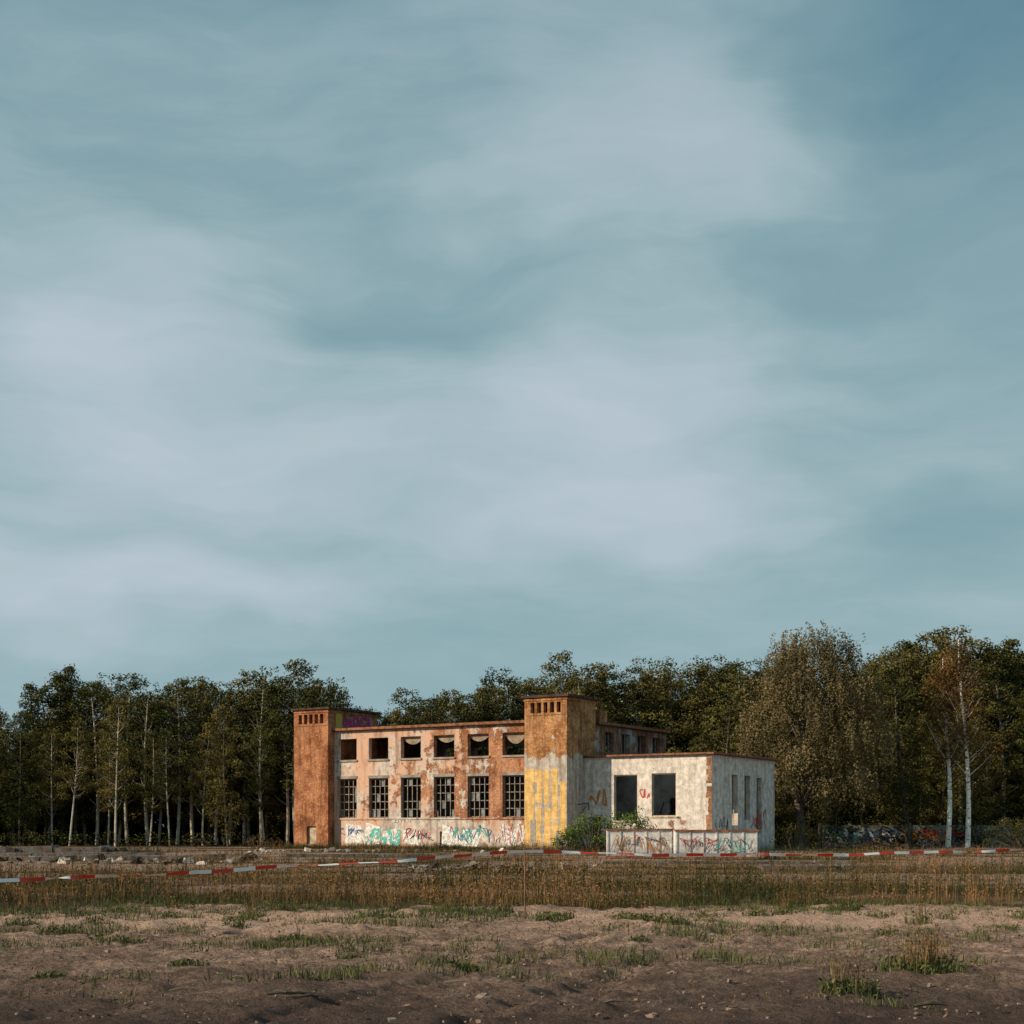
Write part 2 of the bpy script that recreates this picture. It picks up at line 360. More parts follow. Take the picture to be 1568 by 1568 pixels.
graffiti(mb,(-17.4,yb-.01,.9),UX,F,2.2,.8,'blue',5,.06)
graffiti(mb,(-11.4,yb-.01,.5),UX,F,2.6,1.2,'pink',5,.10)
graffiti(mb,(-11.2,yb-.02,.6),UX,F,2.6,1.,'black',5,.05)
graffiti(mb,(-7,yb-.01,.5),UX,F,3.6,1.3,'blue',7,.05)
graffiti(mb,(-6.6,yb-.02,.5),UX,F,3.,1.3,'teal',5,.05)
graffiti(mb,(-3.2,yb-.01,.4),UX,F,3.,1.6,'pink',6,.08)
graffiti(mb,(-3.,yb-.02,.5),UX,F,2.8,1.4,'white',6,.08)
graffiti(mb,(-12.4,yb-.01,2.0),UX,F,2,.3,'white',4,.05)
E=(1,0,0)
graffiti(mb,(TL1,1.8,9.55),UY,E,4.2,1.1,'purple',6,.17)
graffiti(mb,(TL1,2.0,9.6),UY,E,3.8,1.0,'pink',6,.07)
graffiti(mb,(TR1,1.0,.8),UY,E,1.4,1.6,'black',3,.06)
graffiti(mb,(7.95,AY,3.6),UX,F,.75,.8,'red',2,.09)
graffiti(mb,(4.0,AY,3.2),UX,F,1.3,1.2,'orange',3,.13)
graffiti(mb,(AU+.003,AY+.6,1.2),UY,E,2.2,1.2,'black',4,.06)
graffiti(mb,(AU+.003,AY+7,1.6),UY,E,3,1.4,'red',4,.09)
graffiti(mb,(6.2,AY+4.58,2.2),UX,F,4.2,1.6,'black',6,.09)
mb.obj('graffiti',GM,B)
mb=MB(); mb.b2((TL1-.5,1.0,9.42),(TL1+.006,1.8,10.9)); mb.obj('yellow_patch',[flat('ochre_plaster',(.50,.36,.08))],B)

# ---------------------------------------------------------------- skip containers
def container(name,loc,rz,L,W,Hh,cols):
    e=empty(name,loc,rz); m_b=wall_mat(name+'_paint',(.42,.2,.11),(.33,.15,.08),(.88,.86,.83),bias=.28,scale=1.6,stain=.25)
    mb=MB(); z0=.1
    mb.plate((0,0,z0),UX,UZ,UY,L,Hh-z0,.05); mb.plate((0,W-.05,z0),UX,UZ,UY,L,Hh-z0,.05)
    mb.plate((0,.05,z0),UY,UZ,UX,W-.1,Hh-z0,.05); mb.plate((L-.05,.05,z0),UY,UZ,UX,W-.1,Hh-z0,.05)
    mb.b2((.05,.05,z0),(L-.05,W-.05,z0+.05))
    mb.obj('body',[m_b],e)
    mb=MB(); n=int(L/.6)
    for i in range(n+1):
        x=.05+i*(L-.1)/n
        mb.b2((x-.035,-.04,z0+.1),(x+.035,-.003,Hh-.12))
    for yv in np.linspace(.3,W-.3,4): mb.b2((L+.003,yv-.04,z0+.1),(L+.06,yv+.04,Hh-.12))
    mb.obj('ribs',[m_b],e)
    mb=MB(); mb.b2((-.07,-.08,Hh-.07),(L+.08,-.004,Hh+.02)); mb.b2((L+.004,-.003,Hh-.11),(L+.08,W+.05,Hh+.02)); mb.b2((-.05,-.075,.02),(L+.06,-.004,z0+.04)); mb.b2((-.07,W+.004,Hh-.11),(L+.08,W+.08,Hh+.02))
    mb.obj('rails',[m_rust],e)
    mb=MB()
    for xx in (.3,L-.5): mb.b2((xx,.1,0),(xx+.2,W-.1,.098))
    mb.obj('skids',[m_steel],e)
    mb=MB()
    for c,x0,wv,z,h,n,wd in cols: graffiti(mb,(x0,-.043,z),UX,(0,-1,0),wv,h,c,n,wd)
    mb.obj('graffiti',GM,e)
container('waste_container',(5.0,77.5,0),math.radians(-3),3.45,1.9,1.55,[('orange',.15,3.0,.35,.9,7,.035),('black',.3,2.9,.4,.8,5,.03)])
container('waste_container',(8.35,75.,0),math.radians(-3),4.15,1.9,1.5,[('black',.2,3.8,.35,.85,9,.03),('red',.1,2.0,.4,.8,3,.035),('teal',2.0,1.6,.4,.7,3,.04)])

# ---------------------------------------------------------------- ground
def pnoise(x,y,sx,sy,o): return np.array([mnoise.noise((a*sx+o,b*sy,o)) for a,b in zip(x,y)])
def gh(x,y):
    x=np.asarray(x,float);y=np.asarray(y,float)
    h=.035*np.sin(x*.9+1.3*np.sin(y*.5))*np.sin(y*1.1+.7)+.02*np.sin(2.7*x+y*1.9)*np.sin(3.1*y-.8*x)+.012*np.sin(6.3*x-2*y)*np.sin(5.2*y+2.2*x)
    f=np.clip((60-y)/30,0,1)*np.clip((y+10)/15,0,1)*np.clip((50-np.abs(x))/20,0,1)
    return h*f
def weedmask(x,y):
    """how thickly the dry weeds stand (about -.5 .. 1)"""
    n=pnoise(x,y,.09,.20,3.1)*1.8+pnoise(x,y,.45,.5,9.)*.9+.22
    g=lambda c,s:np.exp(-((y-c)/s)**2)
    side=1/(1+np.exp(-(x-2)/1.5))
    n=n-1.0*g(47,3.)*side-.9*g(66,6.)*(.4+.6*side)-.6*g(88,9.)-.7*g(57,4)*(1-side)*(x>-14)
    n=n+.55*g(33,4.5)+.35*g(40,2.5)
    n=n-.8*np.exp(-((x+18)/7)**2)*g(65,8)
    edge=29.0+2.2*pnoise(x,y*0,.3,.0,5.)+.8*pnoise(x,y*0,1.3,.0,2.)+1.0*(x>0)
    return np.where(y<edge,-1.,n)
xs=np.concatenate([np.linspace(-2500,-70,18),np.arange(-65,-12,.8),np.arange(-12,12,.07),np.arange(12,65,.8),np.linspace(70,2500,18)])
ys=np.concatenate([np.linspace(-400,-20,10),np.arange(-15,10,1.),np.arange(10,32,.06),np.arange(32,130,.7),np.linspace(135,3500,25)])
Xg,Yg=np.meshgrid(xs,ys); Zg=gh(Xg,Yg)
verts=np.stack([Xg,Yg,Zg],-1).reshape(-1,3); nx,ny=len(xs),len(ys)
nearm=(verts[:,1]>9)&(verts[:,1]<32)&(np.abs(verts[:,0])<14)
ii=np.nonzero(nearm)[0]
def clod(a,b):
    z=.055*mnoise.fractal((a*1.6,b*1.9,.3),.55,2.1,6)+.06*max(0,mnoise.noise((a*4.5,b*6,2.))-.12)
    for off in (0,1.75):
        xc=-3.4+off+.42*(b-12)+1.2*math.sin(b*.12)
        d=abs(a-xc)
        if d<.5 and b<24: z-=.05*math.exp(-(d/.22)**2)*(1+.6*math.sin(b*15+a*6)); z+=.03*math.exp(-((d-.32)/.1)**2)
    xc=9.5-.62*(b-11); d=abs(a-xc)
    if d<.6: z-=.045*math.exp(-(d/.25)**2)*(1+.6*math.sin(b*14-a*8))
    return z
verts[ii,2]+=np.array([clod(a,b) for a,b in verts[ii,:2]])*np.clip((32-verts[ii,1])/3,0,1)*np.clip((14-np.abs(verts[ii,0]))/2,0,1)
idx=np.arange(nx*ny).reshape(ny,nx); Fq=np.stack([idx[:-1,:-1],idx[:-1,1:],idx[1:,1:],idx[1:,:-1]],-1).reshape(-1,4)
me=bpy.data.meshes.new('ground'); me.from_pydata(verts.tolist(),[],Fq.tolist()); me.polygons.foreach_set('use_smooth',[True]*len(me.polygons))
wmask=np.full(len(verts),-1.); sel=(verts[:,1]>26)&(verts[:,1]<132)&(np.abs(verts[:,0])<66)
wmask[sel]=weedmask(verts[sel,0],verts[sel,1])
at=me.attributes.new('weeds','FLOAT','POINT'); at.data.foreach_set('value',wmask.astype(np.float32))
go=bpy.data.objects.new('ground',me); scene.collection.objects.link(go)
m,t,p=newmat('sandy_soil',1,.05)
tc=t.new('ShaderNodeTexCoord').outputs['Object']; s=t.new('ShaderNodeSeparateXYZ'); t.l.new(tc,s.inputs[0]); X,Y,Z=s.outputs
nb=t.noise(tc,.22,5,.6,.4); nm=t.noise(tc,1.6,6,.65); nf=t.noise(tc,14,5,.75); ng=t.noise(tc,60,2,.7)
c=t.mix(t.rng(nm,.35,.65),(.27,.18,.135),(.62,.43,.33))
c=t.mix(t.rng(nf,.42,.62,0,.85),c,(.15,.10,.078))
c=t.mix(t.rng(ng,.58,.70,0,.8),c,(.72,.55,.44))
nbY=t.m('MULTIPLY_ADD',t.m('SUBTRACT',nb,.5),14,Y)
c=t.mix(t.rng(nbY,11.5,20.5,.88,0),c,(.085,.062,.055))        # dark soil track close by, with foreground shade painted into its colour
strip=t.m('MULTIPLY',t.rng(nbY,22,24.5),t.rng(nbY,27,30,1,0))
c=t.mix(t.m('MULTIPLY',strip,.7),c,(.74,.50,.38))
wa=t.new('ShaderNodeAttribute',attribute_name='weeds').outputs['Fac']
wa=t.m('MULTIPLY_ADD',t.m('SUBTRACT',nm,.5),.8,wa)
c=t.mix(t.rng(wa,-.2,.45,0,.85),c,t.mix(nf,(.04,.035,.018),(.09,.06,.033)))
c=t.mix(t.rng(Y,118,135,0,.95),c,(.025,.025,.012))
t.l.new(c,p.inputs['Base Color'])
bump(t,p,t.m('ADD',t.m('MULTIPLY',nm,1.2),t.m('MULTIPLY',nf,1.2)),1,.13)
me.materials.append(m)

# ---------------------------------------------------------------- vegetation
def leaf_mat(name,dark,light,trans=.2,rnd=.35,alt=None):
    m=bpy.data.materials.new(name); m.use_nodes=True; t=NT(m.node_tree); m.node_tree.nodes.remove(m.node_tree.nodes['Principled BSDF'])
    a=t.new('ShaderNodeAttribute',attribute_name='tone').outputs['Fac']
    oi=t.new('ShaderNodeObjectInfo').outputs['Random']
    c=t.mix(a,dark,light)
    if alt: c=t.mix(t.rng(oi,.3,1.,0,.8,False),c,t.mix(a,tuple(x*.2 for x in alt),alt))
    if rnd: c=t.mix(1,c,t.mix(oi,(1-rnd,)*3,(1+rnd,)*3),'MULTIPLY')
    d=t.new('ShaderNodeBsdfDiffuse'); t.l.new(c,d.inputs[0])
    if trans:
        tr=t.new('ShaderNodeBsdfTranslucent'); mx=t.new('ShaderNodeMixShader'); mx.inputs[0].default_value=trans
        t.l.new(c,tr.inputs[0]); t.l.new(d.outputs[0],mx.inputs[1]); t.l.new(tr.outputs[0],mx.inputs[2])
        t.l.new(mx.outputs[0],m.node_tree.nodes['Material Output'].inputs[0])
    else: t.l.new(d.outputs[0],m.node_tree.nodes['Material Output'].inputs[0])
    return m
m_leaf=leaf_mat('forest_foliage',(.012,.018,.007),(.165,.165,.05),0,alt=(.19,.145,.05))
m_will=leaf_mat('willow_foliage',(.05,.045,.02),(.28,.225,.115),0,rnd=.1)
m_birl=leaf_mat('birch_foliage',(.05,.035,.012),(.26,.15,.055),.1,rnd=.1)
m_shrub=leaf_mat('shrub_foliage',(.04,.07,.015),(.20,.27,.07),.1,rnd=.15)
m_grass=leaf_mat('weed_blades',(.04,.05,.018),(.28,.155,.075),0,rnd=0)
m_green=leaf_mat('green_blades',(.03,.045,.016),(.17,.18,.075),0,rnd=0)
m_bark=simple('bark',(.12,.10,.075),.5,2); m_pale=simple('pale_bark',(.50,.46,.37),.4,2)
m,t,p=newmat('birch_bark'); tc=t.new('ShaderNodeTexCoord').outputs['Object']
t.l.new(t.mix(t.rng(t.noise(t.mapv(tc,(2,2,5)),1,5,.6),.55,.62),(.86,.82,.74),(.08,.07,.06)),p.inputs['Base Color']); m_birch=m

def leafquads(C,size,outward=None,aspect=.6):
    n=len(C); N=R.normal(size=(n,3))
    if outward is not None: N=N*.8+outward*1.0
    N/=np.linalg.norm(N,axis=1)[:,None]+1e-9
    A=np.cross(N,R.normal(size=(n,3))); A/=np.linalg.norm(A,axis=1)[:,None]+1e-9
    Bv=np.cross(N,A); s=(np.asarray(size)*R.uniform(.6,1.35,n))[:,None]
    A=A*s*.5; Bv=Bv*s*.5*aspect
    return np.stack([C-A,C-Bv*1.0+A*.1,C+A,C+Bv],1)

def crown(mb,cen,rad,nleaf,size,mat,toneshift=0.,squash=.75,core=None):
    for c,r in zip(cen,rad):
        k=max(6,int(nleaf*r*r)); D=R.normal(size=(k,3)); D/=np.linalg.norm(D,axis=1)[:,None]
        rr=r*R.uniform(.3,1.08,k)**.6
        P=c+D*rr[:,None]*np.array((1,1,squash)); 
        ct=R.uniform(-.25,.25)
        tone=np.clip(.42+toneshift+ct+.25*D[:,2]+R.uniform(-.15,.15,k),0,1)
        mb.quads(leafquads(P,np.full(k,size),D),mat,tone)

def tree(name,H,Rc,base,seed,style='oval',leafm=None,barkm=None,ncl=60,nl=46,size=.3,tr=.16,lean=0,obj=False):
    global R
    R=np.random.default_rng(seed); mb=MB()
    bx=R.uniform(-.9,.9);by=R.uniform(-.5,.5); ph=R.uniform(0,3)
    zt=np.linspace(0,1,9); path=np.stack([lean*zt*H*.1+bx*np.sin(zt*2.5+ph)*.8,by*np.sin(zt*3)*.6,zt*H*.95],1)
    mb.tube(path,[tr*(1-.88*z)+.015 for z in zt],7,0)
    axis=lambda z:np.array([np.interp(z,path[:,2],path[:,0]),np.interp(z,path[:,2],path[:,1]),z])
    cen=[];rad=[]
    for i in range(ncl):
        tt=R.random()**.9; z=base+(H-base)*tt
        if style=='oval': r=Rc*math.sqrt(max(.03,1-((tt-.38)/.64)**2))
        elif style=='spire': r=Rc*(1-tt)**.7*.9+.2
        elif style=='round': r=Rc*math.sqrt(max(.03,1-((tt-.5)/.54)**2))
        a=R.uniform(0,2*np.pi); q=R.uniform(.1,1.)**.55*R.uniform(.75,1.1)
        root=axis(max(base*.7,z-r*R.uniform(.3,.8))); p=axis(z)+np.array((math.cos(a)*r*q,math.sin(a)*r*q,0))
        cen.append(p); rad.append(R.uniform(.6,1.15)*(.32*Rc)**.7*(1-.45*tt))
        if i%3==0:
            mid=(root+p)/2+np.array((0,0,-.1*r)); L=np.linalg.norm(p-root); rr=tr*.3*(1-.6*tt)
            mb.tube([root,mid,p],[rr,rr*.6,.012],4,0)
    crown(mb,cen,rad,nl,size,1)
    k=300; C=np.array(cen); rd=np.array(rad); j=R.integers(0,len(C),k); D=R.normal(size=(k,3)); D/=np.linalg.norm(D,axis=1)[:,None]
    P=C[j]+D*(rd[j]*R.uniform(1.0,1.35,k))[:,None]
    mb.quads(leafquads(P,np.full(k,size*.85)),1,R.uniform(.3,.7,k))
    return mb.mesh(name,[barkm,leafm])
specs=[(16,2.6,5.0,'oval',m_pale),(16,3.3,2.6,'round',m_bark),(16,2.3,6.2,'oval',m_pale),(16,2.9,2.3,'spire',m_bark),(16,3.4,2.6,'oval',m_bark),(16,2.4,4.8,'round',m_pale),(16,2.8,1.6,'oval',m_bark)]
variants=[tree('tree_mesh_%d'%i,H,r,b,100+i,st,m_leaf,bk,ncl=120,nl=165,size=.19,tr=.14) for i,(H,r,b,st,bk) in enumerate(specs)]
FR=empty('distant_tree_line')
rr=random.Random(3)
def inst(x,y,h,v,wide=1.):
    o=bpy.data.objects.new('forest_tree',variants[v]); scene.collection.objects.link(o); o.parent=FR
    o.location=(x,y,-.05); k=h/16; o.scale=(k*wide,k*wide,k); o.rotation_euler=(rr.uniform(-.03,.03),rr.uniform(-.03,.03),rr.uniform(0,6.28))
row=[(-62,14),(-58,15),(-55,13),(-52,14),(-48.8,12.7),(-46,15),(-44.4,17),(-42.2,16.7),(-40,15.5),(-38.2,14.6),(-36.3,16.1),(-34.2,15.2),(-32,16.1),(-30.1,15.8),(-28.2,15),(-25.7,16.4),(-23.6,16.4),(-21.7,15.5),(-20,17.4),(-18.3,15.5),(-16.4,15),(-14.7,12.8),(-12.7,13.2),(-11,12.8),(-9.6,15.3),(-7.7,14),(-5.7,15.2),(-4,14),(-2.6,15.2),(-.5,16.9),(1.3,16),(4.1,18.1),(6,17),(7.5,16.8),(9,17.2),(11,16),(13.4,17.6),(16,17.8),(17.8,16.2),(20,17.6),(22.8,17.6),(25.3,18),(28,17),(31,16.6),(33.3,17),(35.2,17),(37.4,19),(39,20),(41.4,20.3),(44,20),(45.8,19.5),(48.3,20),(51,19),(55,20),(59,18),(63,19)]
for i,(x,h) in enumerate(row):
    v=rr.choice([0,2,5,3,0,1]) if x<-12 else rr.choice([1,4,6,0,3,4,1])
    inst(x,140+rr.uniform(-2.5,2.5),h*rr.uniform(.97,1.03),v,1.15)
for rowy,hs,lo,sp in ((133,.88,.75,2.5),(143,.96,.9,2.1),(149,1.0,.9,2.2),(156,1.02,.88,2.4)):
    x=-72
    while x<75:
        hh=np.interp(x,[a for a,b in row],[b for a,b in row])*hs*rr.uniform(lo,1.0)*(1+(rowy-140)*.004)
        if rowy==133:
            if x<-20: inst(x,rowy+rr.uniform(-4,2),hh,rr.choice([0,2,5,2,6]),.95)
            elif x>16: inst(x,rowy+rr.uniform(-2,2),hh*.86,rr.choice([1,4,6,3]))
        else: inst(x,rowy+rr.uniform(-2,2),hh,rr.randrange(7),1.2)
        x+=rr.uniform(sp*.75,sp*1.25)
R=np.random.default_rng(55); mb=MB()
cen=[];rad=[]
for x in np.arange(-80,82,.9):
    for k in range(6):
        cen.append((x+R.uniform(-.8,.8),154+R.uniform(-7,14),R.uniform(.2,10)*R.uniform(.5,1))); rad.append(R.uniform(1.3,2.1))
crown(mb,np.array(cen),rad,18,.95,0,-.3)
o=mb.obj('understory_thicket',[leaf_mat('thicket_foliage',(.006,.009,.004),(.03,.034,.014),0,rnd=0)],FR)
mb=MB(); cen=[];rad=[]
for x in np.arange(-60,62,.5):
    if -21<x<14: continue
    h=R.uniform(.4,1.6)*(1.6 if x>14 else .9)
    cen.append((x,129+R.uniform(-5,4),h*.5)); rad.append(h*.75)
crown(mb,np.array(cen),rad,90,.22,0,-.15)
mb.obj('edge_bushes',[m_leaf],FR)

# willow
R=np.random.default_rng(21); mb=MB(); Hw=17.3
path=[(0,0,0),(.1,0,2),(-.2,.1,4.5),(.3,0,8),(.6,.2,12),(.8,0,16)]; mb.tube(path,[.45,.38,.3,.22,.12,.03],8,0)
for i in range(160):
    tt=R.random()**.85; z=4.5+12.3*tt; r=5.5*math.sqrt(max(.02,1-((tt-.42)/.6)**2)); a=R.uniform(0,6.283); q=R.uniform(.15,1)**.5
    c=np.array((1.2+math.cos(a)*r*q,math.sin(a)*r*q,z))
    if i%3==0: rt=np.array((.2,0,max(3.2,z-r*.8-1))); mb.tube([rt,(rt+c)/2+(0,0,.4),c],[.09,.05,.015],4,0)
    ct=R.uniform(-.3,.25)
    for sn in range(22):
        st=c+R.normal(size=3)*.55; L=R.uniform(.7,2.3); k=int(L*15); f=np.linspace(0,1,k)
        out=np.array((math.cos(a),math.sin(a),0))*.5
        pts=st+out*np.sqrt(f)[:,None]*.8+np.array((0,0,-1))*(f**1.5*L)[:,None]+R.normal(size=(k,3))*.09
        mb.quads(leafquads(pts,np.full(k,.19),None,.5),1,np.clip(.6+ct-.35*f+R.uniform(-.15,.15,k),0,1))
o=mb.obj('willow_tree',[m_bark,m_will]); o.location=(23.1,118,0)
def named_tree(name,x,y,H,rad,base,seed,style,lm,bm,**kw):
    o=bpy.data.objects.new(name,tree(name,H,rad,base,seed,style,lm,bm,**kw)); scene.collection.objects.link(o); o.location=(x,y,0); o.rotation_euler=(0,0,seed); return o
named_tree('broadleaf_tree',33.2,125,14.0,3.4,2.5,31,'round',m_leaf,m_bark,ncl=130,nl=120,size=.2,tr=.25)
named_tree('broadleaf_tree',18.2,123,13.6,3.0,3,32,'round',m_leaf,m_bark,ncl=110,nl=120,size=.2,tr=.22)
def birch(x,y,H,lean,seed,n):
    global R
    R=np.random.default_rng(seed); mb=MB(); z=np.linspace(0,1,12)
    path=np.stack([lean*z*H+.25*np.sin(z*5),.1*np.sin(z*4),z*H*.97],1); mb.tube(path,[.22*(1-.9*a)+.01 for a in z],8,0)
    cen=[];rad=[]
    for i in range(n):
        tt=R.uniform(.34,1); a=R.uniform(0,6.283); L=(1.15-tt)*H*.2*R.uniform(.5,1.2)
        rt=np.array([np.interp(tt,z,path[:,0]),np.interp(tt,z,path[:,1]),tt*H*.93]); p=rt+np.array((math.cos(a)*L,math.sin(a)*L,L*R.uniform(.8,1.5)))
        p[2]=min(p[2],H+.1); mb.tube([rt,(rt+p)/2+(0,0,-.15),p],[.04*(1.2-tt),.022*(1.2-tt),.007],4,0)
        for f in (.35,.6,.85,1.05):
            cen.append(rt+(p-rt)*f+R.normal(size=3)*.4+(0,0,-.4)); rad.append(R.uniform(.5,.95))
    crown(mb,np.array(cen),rad,105,.15,1)
    o=mb.obj('birch_tree',[m_birch,m_birl]); o.location=(x,y,0)
birch(35.6,120,16.0,-.012,41,34); birch(36.9,119,17.4,-.03,42,40)

def shrub(name,x,y,w,h,n,seed,mat=None,size=.13,nl=150):
    global R
    R=np.random.default_rng(seed); mb=MB(); cen=[];rad=[]
    for i in range(n):
        a=R.uniform(0,6.283);q=R.random()**.5; hh=h*(1-.55*q*q)*R.uniform(.35,.9)
        c=np.array((math.cos(a)*q*w/2,math.sin(a)*q*w*.35,hh)); cen.append(c); rad.append(R.uniform(.3,.55))
        mb.tube([(c[0]*.3,c[1]*.3,0),c*.6,c+(0,0,.3)],[.03,.02,.006],4,0)
    crown(mb,np.array(cen),rad,nl,size,1)
    o=mb.obj(name,[m_bark,mat or m_shrub]); o.location=(x,y,0)
shrub('green_shrub',5.4,98.5,3.8,2.9,60,61,nl=260); shrub('green_shrub',7.9,97,3.2,3.3,50,62,nl=260); shrub('green_shrub',3.9,97.5,2.2,1.8,24,63,nl=260)
shrub('green_shrub',39.5,112,7,3.0,70,64,m_leaf,nl=200); shrub('green_shrub',20.5,106,3.5,3.0,24,65,m_birl,.13,90); shrub('green_shrub',23.5,112,4,2.2,30,66,m_leaf)
shrub('green_shrub',-18.6,107,2.6,1.2,14,67,m_birl,.12,80)

def blades(base,h,w,leanamt=.3,curve=True):
    n=len(base); a=R.uniform(0,2*np.pi,n); s=np.stack([np.cos(a),np.sin(a),np.zeros(n)],1)*(w/2)[:,None]
    la=R.uniform(0,2*np.pi,n); ln=np.stack([np.cos(la),np.sin(la),np.zeros(n)],1)*(h*leanamt*R.uniform(0,1,n))[:,None]
    m=base+ln*.35+np.array((0,0,1))*(h*.55)[:,None]; tp=base+ln+np.array((0,0,1))*(h*R.uniform(.85,1,n))[:,None]
    return np.concatenate([np.stack([base-s,base+s,m+s*.8,m-s*.8],1),np.stack([m-s*.8,m+s*.8,tp+s*.15,tp-s*.15],1)])
R=np.random.default_rng(77)
mb=MB()
N=66000
y=26.5+(R.random(N)**1.25)*76; x=(R.uniform(-1,1,N))*(y*.40+3)
wm=weedmask(x,y)
keep=(wm>R.uniform(-.05,1.2,N))
keep&=~((x>4.5)&(x<13)&(y>71)&(y<80))
x=x[keep];y=y[keep];wm=wm[keep]
K=2600; u=R.uniform(-22,14,K); v=-np.abs(R.normal(0,1.4,K))-.15+np.where((u>-18)&(u<0),.8,0)+np.where(u>3.5,2.6,0)
ca,sa=math.cos(math.radians(31.6)),math.sin(math.radians(31.6))
x=np.concatenate([x,.9+ca*u+sa*v]); y=np.concatenate([y,106-sa*u+ca*v]); wm=np.concatenate([wm,np.full(K,.6)])
n=len(x); print('weeds',n)
b=np.stack([x,y,gh(x,y)-.02],1)
hv=pnoise(x,y,.35,.35,2.2); hue=pnoise(x,y,.16,.25,6.6)
h=R.uniform(.2,.95,n)*np.clip(.62+wm*.35+hv*1.0,.25,1.45)*np.where(y>58,.75,1)
ton=np.clip(.34+hue*1.3+R.uniform(-.3,.45,n),0,1)
wd=np.maximum(.009,.00024*y)
mb.quads(blades(b,h,wd*R.uniform(.7,1.2,n),.3),0,np.tile(ton,2))
for k in range(5):
    f=R.uniform(.4,1,n); P=b+np.stack([R.normal(0,.028,n),R.normal(0,.028,n),h*f],1)
    mb.quads(leafquads(P,np.full(n,.048)*(1+y*.006),None,.4),0,np.clip(ton+.1*f+R.uniform(-.25,.15,n),0,1))
for k in range(3):
    P=b+np.stack([R.normal(0,.14,n),R.normal(0,.14,n),np.zeros(n)],1)
    mb.quads(blades(P,R.uniform(.1,.34,n),wd*R.uniform(.8,1.3,n),.6),0,np.tile(np.clip(ton-.35+R.uniform(-.15,.2,n),0,1),2))
mb.obj('dry_weed_field',[m_grass])
mb=MB(); N=120000
y=R.uniform(13,32,N); x=R.uniform(-1,1,N)*(y*.37+1.5)
nm=pnoise(x,y,.28,.5,1.7); ns=pnoise(x,y,1.3,1.8,4.)
bias=np.where((x<-.5)&(y>16.5),.15,-.12)+np.where(y>27,.25,0)-np.where(y<15,.12,0)
keep=(nm+ns*.9+bias>R.uniform(.12,.5,N)); x=x[keep];y=y[keep]; n=len(x); print('grass',n)
b=np.stack([x,y,gh(x,y)-.015],1)
mb.quads(blades(b,R.uniform(.05,.18,n)*np.clip(.75+nm[keep],.5,1.5),R.uniform(.006,.014,n),.9),0,np.tile(np.clip(R.uniform(.0,.8,n)+ns[keep]*.4,0,1),2))
mb.obj('short_grass',[m_green])
# dead leaves, straw and twigs lying on the soil
mb=MB(); N=16000
y=12+R.random(N)**.8*18; x=R.uniform(-1,1,N)*(y*.37+1); kk=(pnoise(x,y,.8,1.1,12.)+R.uniform(-.3,.3,N))>.02; x=x[kk];y=y[kk];n=len(x)
C=np.stack([x,y,gh(x,y)+.022+R.uniform(0,.02,n)],1); up=np.tile(np.array((0,0,2.2)),(n,1))
mb.quads(leafquads(C,R.uniform(.02,.075,n),up,.3),0,R.random(n))
mb.obj('ground_litter',[leaf_mat('dead_litter',(.035,.024,.018),(.26,.18,.11),0,rnd=0)])
def clump(name,x,y,w,h,n,mat,seed,stalks=0):
    global R
    R=np.random.default_rng(seed); mb=MB()
    a=R.uniform(0,6.283,n); q=R.random(n)**.6*w/2; px=np.cos(a)*q;py=np.sin(a)*q*.8
    b=np.stack([px,py,gh(px+x,py+y)-.01],1)
    mb.quads(blades(b,R.uniform(.35,1,n)*h*(1-.5*(2*q/w)**2),R.uniform(.007,.016,n),.9),0,np.tile(R.uniform(.1,.9,n),2))
    k=n//2; P=b[:k]+np.stack([np.zeros(k),np.zeros(k),R.uniform(.1,.7,k)*h],1); mb.quads(leafquads(P,np.full(k,.05),None,.6),0,R.uniform(.1,.9,k))
    if stalks:
        b=np.stack([R.normal(0,w*.15,stalks),R.normal(0,w*.15,stalks),np.zeros(stalks)],1); hh=R.uniform(.6,1,stalks)*h*2.2
        mb.quads(blades(b,hh,np.full(stalks,.010),.3),1,np.tile(R.uniform(.2,.8,stalks),2))
        for j in range(5):
            P=b+np.stack([R.normal(0,.03,stalks),R.normal(0,.03,stalks),hh*R.uniform(.4,.95,stalks)],1); mb.quads(leafquads(P,np.full(stalks,.035),None,.4),1,R.uniform(.1,.8,stalks))
    o=mb.obj(name,[mat,m_grass]); o.location=(x,y,0)
CL=[(-1.16,27.7,.9,.3,260,10),(.69,25.6,.7,.25,200,0),(2.2,25.2,.9,.22,260,0),(3.4,26,.9,.14,160,0),(-.55,16.6,.35,.17,160,0),(4.5,16.2,1.05,.24,520,70),(4.75,16.6,.5,.28,150,30),(3.2,14.0,.6,.24,300,20),(-4.9,15.5,.45,.14,170,0),(-4.4,28,.6,.3,140,8),(-8.3,24.5,.8,.2,200,0),(-2,18.3,.4,.12,160,0),(-3.8,17.2,.5,.12,160,0),(-3.1,21,.7,.16,200,4),(-5.5,20.5,.9,.16,240,4),(-6.8,22,.8,.18,220,6),(1.8,21,.3,.1,80,0),(5.6,22,.4,.12,100,4),(6.8,24.5,.5,.3,100,12),(-.2,19,.25,.08,60,0),(7.4,20.8,.4,.2,90,6),(-2.4,25.8,.8,.18,200,6),(4.9,26.6,.5,.2,90,8)]
for i in range(30): CL.append((rr.uniform(-9,9),rr.uniform(23,29.5),rr.uniform(.3,.9),rr.uniform(.1,.28),rr.randrange(80,200),rr.choice([0,0,5,12])))
for i,(x,y,w_,h,n,st) in enumerate(CL):
    clump('weed_clump',x,y,w_,h,n,m_green,200+i,st)

